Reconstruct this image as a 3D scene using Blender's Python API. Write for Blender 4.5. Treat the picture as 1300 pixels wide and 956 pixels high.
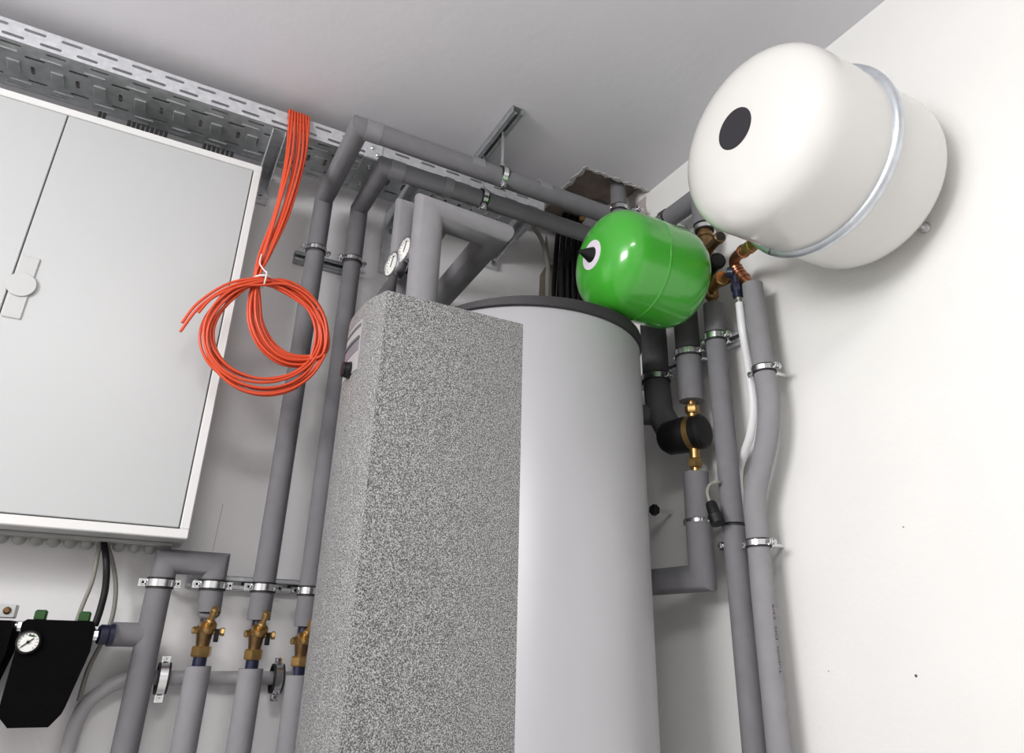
import bpy, math, random
from mathutils import Vector, Matrix

random.seed(7)
for o in list(bpy.data.objects):
    bpy.data.objects.remove(o)
scene = bpy.context.scene
COL = scene.collection

# ------------------------------------------------------------------ camera
CZ = 1.30                       # camera height above the floor; coordinates below are relative to the camera
YAW, PITCH, ROLL, FPX = 0.480062546, 0.407264242, 0.026942433, 890.838689
PPX, PPY = 650.0, 433.0
fw = Vector((math.sin(YAW)*math.cos(PITCH), math.cos(YAW)*math.cos(PITCH), math.sin(PITCH)))
r0 = fw.cross(Vector((0, 0, 1))).normalized()
u0 = r0.cross(fw)
RT = r0*math.cos(ROLL) + u0*math.sin(ROLL)
UP = -r0*math.sin(ROLL) + u0*math.cos(ROLL)
cam = bpy.data.cameras.new('camera')
cam.sensor_width = 36.0
cam.sensor_fit = 'HORIZONTAL'
cam.lens = FPX*36.0/1300.0
cam.shift_y = -(478.0-PPY)/1300.0
cam.clip_start = 0.02
camo = bpy.data.objects.new('camera', cam)
COL.objects.link(camo)
camo.matrix_world = Matrix(((RT.x, UP.x, -fw.x, 0), (RT.y, UP.y, -fw.y, 0), (RT.z, UP.z, -fw.z, CZ), (0, 0, 0, 1)))
scene.camera = camo

# ------------------------------------------------------------------ light and exposure
scene.view_settings.view_transform = 'Standard'
scene.view_settings.look = 'None'
scene.view_settings.gamma = 1.0
scene.view_settings.use_curve_mapping = False
scene.view_settings.exposure = 0.14
world = bpy.data.worlds.new('world')
scene.world = world
world.use_nodes = True
bgn = world.node_tree.nodes['Background']
bgn.inputs[0].default_value = (0.80, 0.88, 1.0, 1)
bgn.inputs[1].default_value = 1.0

XL, YF, W, D, H, FL = -1.75, -2.0, 1.20, 1.80, 1.295, -CZ     # room limits relative to the camera
WIN = (-0.45, 0.65, 0.56, 1.22)                               # window opening in the left wall: y0, y1, z0, z1


def area(name, loc, target, sx, sy, power, col):
    l = bpy.data.lights.new(name, 'AREA')
    l.shape = 'RECTANGLE'
    l.size, l.size_y, l.energy, l.color = sx, sy, power, col
    o = bpy.data.objects.new(name, l)
    COL.objects.link(o)
    o.location = Vector(loc) + Vector((0, 0, CZ))
    d = Vector(target) - Vector(loc)
    o.rotation_euler = d.to_track_quat('-Z', 'Y').to_euler()
    return o


area('window_daylight', (XL+0.03, (WIN[0]+WIN[1])/2, (WIN[2]+WIN[3])/2), (1.2, 0.6, 0.45), 0.98, 0.58, 43.0, (1.0, 0.985, 0.97))
area('added_fill_light', (-0.30, -0.30, H-0.035), (-0.30, -0.30, -1.0), 0.55, 0.55, 17.0, (1.0, 0.98, 0.96))  # added fill light above the camera, out of view


# ------------------------------------------------------------------ pixel helpers (1300 x 956 frame)
def ray(x, y):
    return RT*((x-PPX)/FPX) - UP*((y-PPY)/FPX) + fw


def onY(x, y, v):
    d = ray(x, y)
    return d*(v/d.y)


def onX(x, y, v):
    d = ray(x, y)
    return d*(v/d.x)


def onZ(x, y, v):
    d = ray(x, y)
    return d*(v/d.z)


# ------------------------------------------------------------------ materials
def mat(name, col, rough=0.5, metal=0.0, noise=0.0, nscale=20.0, bump=0.0, bscale=60.0, coat=0.0, spec=None):
    m = bpy.data.materials.new(name)
    m.use_nodes = True
    nt = m.node_tree
    b = nt.nodes['Principled BSDF']
    b.inputs['Base Color'].default_value = (*col, 1)
    b.inputs['Roughness'].default_value = rough
    b.inputs['Metallic'].default_value = metal
    if coat:
        b.inputs['Coat Weight'].default_value = coat
        b.inputs['Coat Roughness'].default_value = 0.05
    if spec is not None:
        b.inputs['Specular IOR Level'].default_value = spec
    tc = nt.nodes.new('ShaderNodeTexCoord')
    if noise:
        n = nt.nodes.new('ShaderNodeTexNoise')
        n.inputs['Scale'].default_value = nscale
        n.inputs['Detail'].default_value = 5
        nt.links.new(tc.outputs['Object'], n.inputs['Vector'])
        r = nt.nodes.new('ShaderNodeMapRange')
        r.inputs['From Min'].default_value = 0.3
        r.inputs['From Max'].default_value = 0.7
        r.inputs['To Min'].default_value = 1-noise
        r.inputs['To Max'].default_value = 1+noise
        nt.links.new(n.outputs['Fac'], r.inputs['Value'])
        mx = nt.nodes.new('ShaderNodeVectorMath')
        mx.operation = 'SCALE'
        mx.inputs[0].default_value = col
        nt.links.new(r.outputs['Result'], mx.inputs['Scale'])
        nt.links.new(mx.outputs[0], b.inputs['Base Color'])
    if bump:
        n2 = nt.nodes.new('ShaderNodeTexNoise')
        n2.inputs['Scale'].default_value = bscale
        n2.inputs['Detail'].default_value = 4
        nt.links.new(tc.outputs['Object'], n2.inputs['Vector'])
        bp = nt.nodes.new('ShaderNodeBump')
        bp.inputs['Strength'].default_value = bump
        bp.inputs['Distance'].default_value = 0.01
        nt.links.new(n2.outputs['Fac'], bp.inputs['Height'])
        nt.links.new(bp.outputs['Normal'], b.inputs['Normal'])
    return m


def speckle(name, c1, c2, c3, scale, metal, rough):
    m = mat(name, c1, rough, metal)
    nt = m.node_tree
    b = nt.nodes['Principled BSDF']
    tc = nt.nodes.new('ShaderNodeTexCoord')
    n = nt.nodes.new('ShaderNodeTexNoise')
    n.inputs['Scale'].default_value = scale
    n.inputs['Detail'].default_value = 2.0
    nt.links.new(tc.outputs['Object'], n.inputs['Vector'])
    cr = nt.nodes.new('ShaderNodeValToRGB')
    e = cr.color_ramp.elements
    e[0].position, e[0].color = 0.36, (*c1, 1)
    e[1].position, e[1].color = 0.66, (*c3, 1)
    k = e.new(0.5)
    k.color = (*c2, 1)
    nt.links.new(n.outputs['Fac'], cr.inputs['Fac'])
    nt.links.new(cr.outputs['Color'], b.inputs['Base Color'])
    bp = nt.nodes.new('ShaderNodeBump')
    bp.inputs['Strength'].default_value = 0.35
    bp.inputs['Distance'].default_value = 0.002
    nt.links.new(n.outputs['Fac'], bp.inputs['Height'])
    nt.links.new(bp.outputs['Normal'], b.inputs['Normal'])
    return m


M = {
    'wall': mat('white_wall_paint', (0.82, 0.815, 0.80), 0.9, noise=0.015, nscale=6, bump=0.06, bscale=90),
    'wall_back': mat('grey_white_wall_paint', (0.85, 0.84, 0.85), 0.9, noise=0.03, nscale=4, bump=0.06, bscale=70),
    'ceiling': mat('ceiling_paint', (0.74, 0.73, 0.77), 0.92, noise=0.02, nscale=3, bump=0.08, bscale=40),
    'floor': mat('floor_screed', (0.58, 0.57, 0.56), 0.7, noise=0.08, nscale=9),
    'raw': mat('raw_plaster', (0.30, 0.245, 0.21), 0.95, noise=0.2, nscale=18, bump=0.6, bscale=35),
    'chip': mat('chipped_plaster', (0.62, 0.60, 0.58), 0.95, noise=0.15, nscale=40, bump=0.6, bscale=60),
    'pink': mat('unpainted_plaster', (0.50, 0.44, 0.43), 0.95, noise=0.1, nscale=14, bump=0.3, bscale=40),
    'cabinet': mat('cabinet_powder_coat', (0.50, 0.51, 0.515), 0.38),
    'cabframe': mat('cabinet_frame_coat', (0.74, 0.74, 0.735), 0.38),
    'gap': mat('dark_gap', (0.10, 0.10, 0.10), 0.8),
    'handle': mat('pale_plastic', (0.50, 0.505, 0.50), 0.45),
    'galv': mat('galvanised_steel', (0.66, 0.67, 0.70), 0.45, 0.45, noise=0.12, nscale=60),
    'galv_shade': mat('shaded_galvanised_steel', (0.42, 0.44, 0.45), 0.45, 0.65, noise=0.15, nscale=45),  # darker copy of the galvanised steel: shade of undersides and channels in the colour
    'zinc': mat('bright_zinc', (0.80, 0.81, 0.82), 0.22, 1.0),
    'zinc2': mat('brushed_zinc', (0.62, 0.66, 0.70), 0.36, 0.8, noise=0.1, nscale=40),
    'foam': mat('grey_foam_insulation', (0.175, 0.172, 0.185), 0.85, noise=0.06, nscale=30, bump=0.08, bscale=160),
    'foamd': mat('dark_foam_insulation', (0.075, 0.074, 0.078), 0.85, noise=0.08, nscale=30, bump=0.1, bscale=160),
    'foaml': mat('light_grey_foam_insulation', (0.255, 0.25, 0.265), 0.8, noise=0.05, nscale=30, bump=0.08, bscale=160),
    'tape': mat('grey_tape', (0.22, 0.22, 0.235), 0.4),
    'rubber': mat('black_rubber', (0.012, 0.012, 0.013), 0.6),
    'black': mat('black_plastic', (0.007, 0.007, 0.008), 0.45, spec=0.3),
    'epp': mat('black_moulded_foam', (0.0025, 0.0025, 0.003), 0.9, bump=0.1, bscale=250, spec=0.06),
    'navy': mat('navy_plastic', (0.012, 0.014, 0.045), 0.35),
    'brass': mat('brass', (0.46, 0.29, 0.11), 0.34, 0.9, noise=0.15, nscale=50),
    'bronze': mat('dark_bronze', (0.20, 0.12, 0.055), 0.35, 0.85, noise=0.2, nscale=50),
    'copper': mat('copper', (0.40, 0.18, 0.10), 0.34, 0.95, noise=0.15, nscale=50),
    'orange': mat('orange_cable_sheath', (0.66, 0.075, 0.024), 0.38),
    'tie': mat('white_nylon', (0.80, 0.74, 0.72), 0.4),
    'green': mat('green_enamel', (0.050, 0.37, 0.028), 0.22, coat=0.6),
    'white': mat('white_enamel', (0.71, 0.70, 0.675), 0.2, coat=0.6),
    'label_w': mat('white_sticker', (0.70, 0.64, 0.72), 0.5),
    'label_b': mat('black_sticker', (0.018, 0.017, 0.022), 0.45, noise=0.2, nscale=60),
    'tank': mat('silver_grey_jacket', (0.43, 0.43, 0.45), 0.42, 0.25, noise=0.02, nscale=5),
    'lid': mat('black_foil_lid', (0.022, 0.021, 0.024), 0.55),
    'housing': speckle('speckled_silver_paint', (0.045, 0.045, 0.045), (0.19, 0.19, 0.19), (0.52, 0.52, 0.52), 560, 0.08, 0.5),
    'display': mat('grey_display', (0.20, 0.185, 0.22), 0.3),
    'panelg': mat('pale_control_panel', (0.36, 0.355, 0.355), 0.45),
    'gaugef': mat('gauge_face', (0.78, 0.78, 0.75), 0.4),
    'greenp': mat('dark_green_plastic', (0.016, 0.075, 0.014), 0.4),
    'cgrey': mat('grey_cable', (0.24, 0.235, 0.21), 0.5),
    'hose': mat('white_plastic_hose', (0.78, 0.78, 0.80), 0.35),
    'conduit': mat('light_grey_pipe', (0.42, 0.42, 0.44), 0.4),
    'ink': mat('print_ink', (0.03, 0.03, 0.035), 0.6),
    'winframe': mat('window_frame_plastic', (0.8, 0.8, 0.8), 0.4),
    'greyp': mat('grey_plastic', (0.36, 0.36, 0.35), 0.5),
}
gl = bpy.data.materials.new('window_glass')
gl.use_nodes = True
nt = gl.node_tree
nt.nodes.remove(nt.nodes['Principled BSDF'])
tr, gs, mxs = nt.nodes.new('ShaderNodeBsdfTransparent'), nt.nodes.new('ShaderNodeBsdfGlossy'), nt.nodes.new('ShaderNodeMixShader')
gs.inputs['Roughness'].default_value = 0.03
mxs.inputs[0].default_value = 0.07
nt.links.new(tr.outputs[0], mxs.inputs[1])
nt.links.new(gs.outputs[0], mxs.inputs[2])
nt.links.new(mxs.outputs[0], nt.nodes['Material Output'].inputs[0])
M['glass'] = gl
em = bpy.data.materials.new('fill_panel_diffuser')  # glow meant for the added fill panel, not assigned
em.use_nodes = True
eb = em.node_tree.nodes['Principled BSDF']
eb.inputs['Emission Color'].default_value = (1, 0.97, 0.94, 1)
eb.inputs['Emission Strength'].default_value = 3.0
M['lamp'] = em


# ------------------------------------------------------------------ geometry helpers
def basis(d):
    d = Vector(d).normalized()
    a = Vector((0, 0, 1)) if abs(d.z) < 0.9 else Vector((1, 0, 0))
    u = a.cross(d).normalized()
    return u, d.cross(u).normalized(), d


class G:
    def __init__(self):
        self.v, self.f = [], []

    def add(self, vs, fs):
        n = len(self.v)
        self.v += [Vector(p) for p in vs]
        self.f += [tuple(i+n for i in f) for f in fs]
        return self

    def box(self, x0, x1, y0, y1, z0, z1):
        vs = [(x, y, z) for z in (z0, z1) for y in (y0, y1) for x in (x0, x1)]
        return self.add(vs, [(0, 2, 3, 1), (4, 5, 7, 6), (0, 1, 5, 4), (2, 6, 7, 3), (0, 4, 6, 2), (1, 3, 7, 5)])

    def cbox(self, x0, x1, y0, y1, z0, z1, c=0.003):
        """box with chamfered edges"""
        xs, ys, zs = (x0, x0+c, x1-c, x1), (y0, y0+c, y1-c, y1), (z0, z0+c, z1-c, z1)
        import itertools
        idx, vs = {}, []
        for i, j, k in itertools.product((0, 1), repeat=3):
            X, Y, Z = (x0, x1)[i], (y0, y1)[j], (z0, z1)[k]
            Xi, Yi, Zi = (x0+c, x1-c)[i], (y0+c, y1-c)[j], (z0+c, z1-c)[k]
            for a, p in (('x', (X, Yi, Zi)), ('y', (Xi, Y, Zi)), ('z', (Xi, Yi, Z))):
                idx[(i, j, k, a)] = len(vs)
                vs.append(p)
        fs = []
        for s in (0, 1):
            fs.append([idx[(s, j, k, 'x')] for j, k in ((0, 0), (1, 0), (1, 1), (0, 1))])
            fs.append([idx[(j, s, k, 'y')] for j, k in ((0, 0), (1, 0), (1, 1), (0, 1))])
            fs.append([idx[(j, k, s, 'z')] for j, k in ((0, 0), (1, 0), (1, 1), (0, 1))])
        for j in (0, 1):
            for k in (0, 1):
                fs.append([idx[(0, j, k, 'y')], idx[(1, j, k, 'y')], idx[(1, j, k, 'z')], idx[(0, j, k, 'z')]])
                fs.append([idx[(j, 0, k, 'x')], idx[(j, 1, k, 'x')], idx[(j, 1, k, 'z')], idx[(j, 0, k, 'z')]])
                fs.append([idx[(j, k, 0, 'x')], idx[(j, k, 1, 'x')], idx[(j, k, 1, 'y')], idx[(j, k, 0, 'y')]])
        for i, j, k in itertools.product((0, 1), repeat=3):
            fs.append([idx[(i, j, k, a)] for a in 'xyz'])
        return self.add(vs, fs)

    def obox(self, c, u, v, w, a, b, h):
        """oriented box: half sizes a,b,h along u,v,w"""
        c, u, v, w = Vector(c), Vector(u).normalized(), Vector(v).normalized(), Vector(w).normalized()
        vs = [c+u*a*sx+v*b*sy+w*h*sz for sz in (-1, 1) for sy in (-1, 1) for sx in (-1, 1)]
        return self.add(vs, [(0, 2, 3, 1), (4, 5, 7, 6), (0, 1, 5, 4), (2, 6, 7, 3), (0, 4, 6, 2), (1, 3, 7, 5)])

    def tube(self, path, r, n=20, caps=True):
        P = [Vector(p) for p in path]
        rs = list(r) if isinstance(r, (list, tuple)) else [r]*len(P)
        m = len(P)
        dirs = [(P[i+1]-P[i]).normalized() for i in range(m-1)]
        u, v, _ = basis(dirs[0])
        rings = []
        for i in range(m):
            if i > 0 and i < m-1:
                q = dirs[i-1].rotation_difference(dirs[i])
                bis = (dirs[i-1]+dirs[i]).normalized()
                k = dirs[i-1]
                den = k.dot(bis)
                ring = []
                for j in range(n):
                    t = 2*math.pi*j/n
                    o = u*math.cos(t)*rs[i] + v*math.sin(t)*rs[i]
                    o = o - k*(o.dot(bis)/den)
                    ring.append(P[i]+o)
                rings.append(ring)
                u, v = q @ u, q @ v
            else:
                rings.append([P[i]+u*math.cos(2*math.pi*j/n)*rs[i]+v*math.sin(2*math.pi*j/n)*rs[i] for j in range(n)])
        vs = [p for R in rings for p in R]
        fs = [(i*n+j, i*n+(j+1) % n, (i+1)*n+(j+1) % n, (i+1)*n+j) for i in range(m-1) for j in range(n)]
        if caps:
            fs.append(tuple(reversed(range(n))))
            fs.append(tuple((m-1)*n+j for j in range(n)))
        return self.add(vs, fs)

    def lathe(self, prof, origin, axis, n=32, phase=0.0):
        u, v, w = basis(axis)
        o = Vector(origin)
        vs, fs, rows = [], [], []
        for t, r in prof:
            if r < 1e-6:
                rows.append((len(vs), 1))
                vs.append(o+w*t)
            else:
                rows.append((len(vs), n))
                for j in range(n):
                    a = 2*math.pi*j/n+phase
                    vs.append(o+w*t+u*math.cos(a)*r+v*math.sin(a)*r)
        for (a, na), (b, nb) in zip(rows[:-1], rows[1:]):
            for j in range(n):
                k = (j+1) % n
                if na == 1 and nb == 1:
                    continue
                if na == 1:
                    fs.append((a, b+k, b+j))
                elif nb == 1:
                    fs.append((a+j, a+k, b))
                else:
                    fs.append((a+j, a+k, b+k, b+j))
        if rows[0][1] > 1 and prof[0] != prof[-1]:
            fs.append(tuple(reversed([rows[0][0]+j for j in range(n)])))
        if rows[-1][1] > 1 and prof[0] != prof[-1]:
            fs.append(tuple(rows[-1][0]+j for j in range(n)))
        return self.add(vs, fs)

    def cyl(self, a, b, r, n=20):
        a, b = Vector(a), Vector(b)
        L = (b-a).length
        c = min(r*0.12, L*0.2)
        return self.lathe([(0, r-c), (c, r), (L-c, r), (L, r-c)], a, b-a, n)

    def hexn(self, a, b, r):
        a, b = Vector(a), Vector(b)
        L = (b-a).length
        return self.lathe([(0, r*0.88), (L*0.15, r), (L*0.85, r), (L, r*0.88)], a, b-a, 6, 0.3)

    def prism(self, poly, y0, y1):
        """poly of (x,z) extruded along y"""
        n = len(poly)
        vs = [(x, y0, z) for x, z in poly]+[(x, y1, z) for x, z in poly]
        fs = [tuple(range(n)), tuple(reversed(range(n, 2*n)))]
        fs += [(i, i+n, (i+1) % n+n, (i+1) % n) for i in range(n)]
        return self.add(vs, fs)

    def slot_cell(self, o, ex, ey, en, w, h, a, b, th):
        """rectangular plate cell (half sizes w,h) with a stadium slot (half sizes a,b, long along ex if a>b)"""
        o, ex, ey, en = Vector(o), Vector(ex), Vector(ey), Vector(en)
        if b > a:
            ex, ey, w, h, a, b = ey, -ex, h, w, b, a
        hole, out = [], []
        for s, angs in ((1, (-90, -45, 0, 45, 90)), (-1, (90, 135, 180, 225, 270))):
            for q, ang in enumerate(angs):
                t = math.radians(ang)
                hole.append((s*(a-b)+b*math.cos(t), b*math.sin(t)))
                sg = s
                ox = sg*w if q in (1, 2, 3) else s*(a-b)
                oy = (-h if q in (0, 1) else (0 if q == 2 else h))*(1 if s == 1 else -1)
                out.append((ox, oy))
        vs = []
        for z in (0, th):
            for L in (hole, out):
                vs += [o+ex*x+ey*y+en*z for x, y in L]
        fs = []
        for i in range(10):
            j = (i+1) % 10
            fs.append((i, 10+i, 10+j, j))
            fs.append((20+i, 20+j, 30+j, 30+i))
            fs.append((i, j, 20+j, 20+i))
        return self.add(vs, fs)


def obj(name, g, m, parent=None, smooth=35):
    me = bpy.data.meshes.new(name)
    me.from_pydata([tuple(p) for p in g.v], [], g.f)
    me.materials.append(M[m])
    me.validate()
    import bmesh
    bm = bmesh.new()
    bm.from_mesh(me)
    bmesh.ops.recalc_face_normals(bm, faces=bm.faces)
    bm.to_mesh(me)
    bm.free()
    if smooth:
        me.shade_smooth()
        me.set_sharp_from_angle(angle=math.radians(smooth))
    o = bpy.data.objects.new(name, me)
    COL.objects.link(o)
    if parent:
        o.parent = parent
    return o


ROOTS = []


def tag(o, label, cat, group=None):
    o['label'], o['category'] = label, cat
    if group:
        o['group'] = group
    ROOTS.append(o)
    return o


def thing(name, label, cat, group=None):
    o = bpy.data.objects.new(name, None)
    o.empty_display_size = 0.05
    COL.objects.link(o)
    return tag(o, label, cat, group)


def struct(name, g, m, parent=None, smooth=0):
    o = obj(name, g, m, parent, smooth)
    if parent is None:
        o['kind'] = 'structure'
        ROOTS.append(o)
    return o


def spline(pts, k=8):
    P = [Vector(p) for p in pts]
    out = []
    for i in range(len(P)-1):
        p0, p1, p2, p3 = P[max(i-1, 0)], P[i], P[i+1], P[min(i+2, len(P)-1)]
        for s in range(k):
            t = s/k
            out.append(0.5*((2*p1)+(p2-p0)*t+(2*p0-5*p1+4*p2-p3)*t*t+(3*p1-p0-3*p2+p3)*t**3))
    out.append(P[-1])
    return out


# ================================================================== THE ROOM
T = 0.12
struct('floor', G().box(XL-T, W+T, YF-T, D+T, FL-0.1, FL), 'floor')
HX, HY = 0.965, 1.415                                   # corner of the opening broken into the ceiling
g = G().box(XL-T, HX, YF-T, D+T, H, H+0.15).box(HX, W+T, YF-T, HY, H, H+0.15)
ceil_o = struct('ceiling', g, 'ceiling')
struct('recess_fill', G().box(HX, W, HY, D, H+0.045, H+0.15), 'raw', ceil_o)
rim = G()
nr = 40
path_ = [(HX-0.004+(W-HX+0.004)*(1-i/nr), HY, 0, -1) for i in range(nr+1)]+[(HX, HY+(D-HY)*i/nr, -1, 0) for i in range(nr+1)]
vs, fs = [], []
for i, (x, y, ox, oy) in enumerate(path_):
    o1 = 0.003+0.009*abs(math.sin(i*0.37)+0.6*math.sin(i*1.3))*0.6+random.random()*0.004
    i1 = 0.004+0.010*abs(math.sin(i*0.51+1))*0.8+random.random()*0.004
    vs += [(x+ox*o1, y+oy*o1, H+0.0005), (x+ox*o1, y+oy*o1, H-0.002), (x-ox*i1, y-oy*i1, H+0.004+0.006*random.random()), (x-ox*i1*0.8, y-oy*i1*0.8, H+0.05)]
for i in range(len(path_)-1):
    for k in range(3):
        fs.append((i*4+k, i*4+k+1, i*4+5+k, i*4+4+k))
rim.add(vs, fs)
struct('chipped_edge', rim, 'chip', ceil_o)
struct('wall_back', G().box(XL-T, W+T, D, D+T, FL, H).box(HX, W+T, D, D+T, H, H+0.15), 'wall_back')
wr = struct('wall_right', G().box(W, W+T, YF-T, D, FL, H+0.15), 'wall')
poly = []
pp = G()
N = 14
edge = [(HY+0.005+0.012*random.random(), H-0.01-i*0.03) for i in range(N)]
vs = [(W-0.004, y+0.03*max(0, i-5)/3, z) for i, (y, z) in enumerate(edge)] + [(W-0.004, D, z) for y, z in edge]
vs += [(W+0.01, p[1], p[2]) for p in vs]
fs = [(i, i+1, N+i+1, N+i) for i in range(N-1)]+[(2*N+i, 2*N+i+1, i+1, i) for i in range(N-1)]
struct('plaster_patch', G().add(vs, fs), 'pink', wr)
holes = G()
for px, py, rr in ((1163, 858, 0.0025), (1147, 669, 0.0012), (1052, 852, 0.0010)):
    c = onX(px, py, W)
    holes.cyl((W-0.0008, c.y, c.z), (W+0.002, c.y, c.z), rr, 8)
struct('drill_mark', holes, 'gap', wr)['kind'] = 'stuff'
wb = bpy.data.objects['wall_back']
seam = G()
for (a, b) in (((283, 640), (270, 700)),):
    A, B = onY(*a, D), onY(*b, D)
    seam.obox((A+B)/2, B-A, (0, 1, 0), (B-A).cross(Vector((0, 1, 0))), (B-A).length/2, 0.0005, 0.0005)
struct('hairline_crack', seam, 'greyp', wb)
y0, y1, z0, z1 = WIN
g = G().box(XL-T, XL, YF-T, y0, FL, H).box(XL-T, XL, y1, D, FL, H).box(XL-T, XL, y0, y1, FL, z0).box(XL-T, XL, y0, y1, z1, H)
struct('wall_left', g, 'wall')
struct('wall_front', G().box(XL, W, YF-T, YF, FL, H), 'wall')
fr = G()
for a, b, c, d in ((y0, y1, z0, z0+0.05), (y0, y1, z1-0.05, z1), (y0, y0+0.05, z0, z1), (y1-0.05, y1, z0, z1), ((y0+y1)/2-0.03, (y0+y1)/2+0.03, z0, z1)):
    fr.box(XL-0.09, XL-0.04, a, b, c, d)
win = struct('window_1', fr, 'winframe')
for a, b in ((y0+0.05, (y0+y1)/2-0.03), ((y0+y1)/2+0.03, y1-0.05)):
    obj('pane', G().box(XL-0.07, XL-0.064, a, b, z0+0.05, z1-0.05), 'glass', win, 0)
lp = thing('added_fill_panel', 'square flat white panel added on the unseen ceiling for fill light', 'lamp')  # unseen panel added to carry the fill light
obj('fill_panel_frame', G().cbox(-0.6, 0.0, -0.6, 0.0, H-0.03, H, 0.004), 'winframe', lp)

# ================================================================== ELECTRICAL CABINET
YC = 1.626
cx1, cz0, cz1 = 0.0665*YC, 0.1115*YC, 0.686*YC
cgap = -0.1992*YC
cx0 = cgap-(cx1-cgap)
cab = thing('electrical_cabinet', 'large white two door electrical cabinet hanging on the grey wall', 'cabinet')
obj('body', G().cbox(cx0, cx1, YC+0.012, D-0.001, cz0, cz1, 0.003), 'cabinet', cab)
fw_ = 0.019
fr = G().cbox(cx0, cx1, YC, YC+0.02, cz1-fw_, cz1, 0.002).cbox(cx0, cx1, YC, YC+0.02, cz0, cz0+fw_, 0.002)
fr.cbox(cx1-fw_, cx1, YC, YC+0.02, cz0+fw_, cz1-fw_, 0.002).cbox(cx0, cx0+fw_, YC, YC+0.02, cz0+fw_, cz1-fw_, 0.002)
obj('frame', fr, 'cabframe', cab)
obj('gap_seal', G().box(cx0+fw_-0.001, cx1-fw_+0.001, YC+0.007, YC+0.011, cz0+fw_-0.001, cz1-fw_+0.001), 'gap', cab, 0)
dg = 0.0022
for k, (a, b) in enumerate(((cx0+fw_+dg, cgap-dg*0.6), (cgap+dg*0.6, cx1-fw_-dg))):
    d = obj('door', G().cbox(a, b, YC-0.001, YC+0.008, cz0+fw_+dg, cz1-fw_-dg, 0.0015), 'cabinet', cab)
    if k == 1:
        hp = obj('handle_plate', G().cbox(cgap+0.004, -0.2855, YC-0.0045, YC+0.001, 0.582, 0.724, 0.002), 'handle', d)
        obj('turn_disc', G().lathe([(0, 0.0), (0, 0.0265), (0.0025, 0.0268), (0.0035, 0.0258), (0.0035, 0)], (-0.3035, YC-0.0045, 0.657), (0, -1, 0), 36), 'handle', d)
# cable entries below: strip with soft membrane grommets
obj('gland_strip', G().cbox(-0.45, cx1-0.02, D-0.085, D-0.01, cz0-0.008, cz0, 0.002), 'greyp', cab)
for i in range(15):
    x = cx1-0.032-i*0.030
    obj('grommet', G().lathe([(0, 0.0125), (0.006, 0.013), (0.012, 0.0105), (0.016, 0.005), (0.017, 0)], (x, D-0.045, cz0-0.007), (0, 0, -1), 14), 'greyp', cab)
for px0, px1, n in ((120, 132, 2), (160, 216, 9), (262, 304, 7)):
    a, b = onY(px0, 165, 1.70).x, onY(px1, 165, 1.70).x
    e = obj('brush_entry', G().cbox(a, b, 1.68, 1.74, cz1, cz1+0.035, 0.002), 'black', cab)
    bz = G()
    for i in range(n):
        x = a+(i+0.5)*(b-a)/n
        bz.box(x-(b-a)/n*0.36, x+(b-a)/n*0.36, 1.674, 1.68, cz1+0.001, cz1+0.05)
    obj('bristle_block', bz, 'rubber', e, 0)['kind'] = 'stuff'

# ================================================================== CABLE TRAY
TY0, TY1, TZ0, TZ1 = 1.55, 1.72, 1.1925, 1.243


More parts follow.
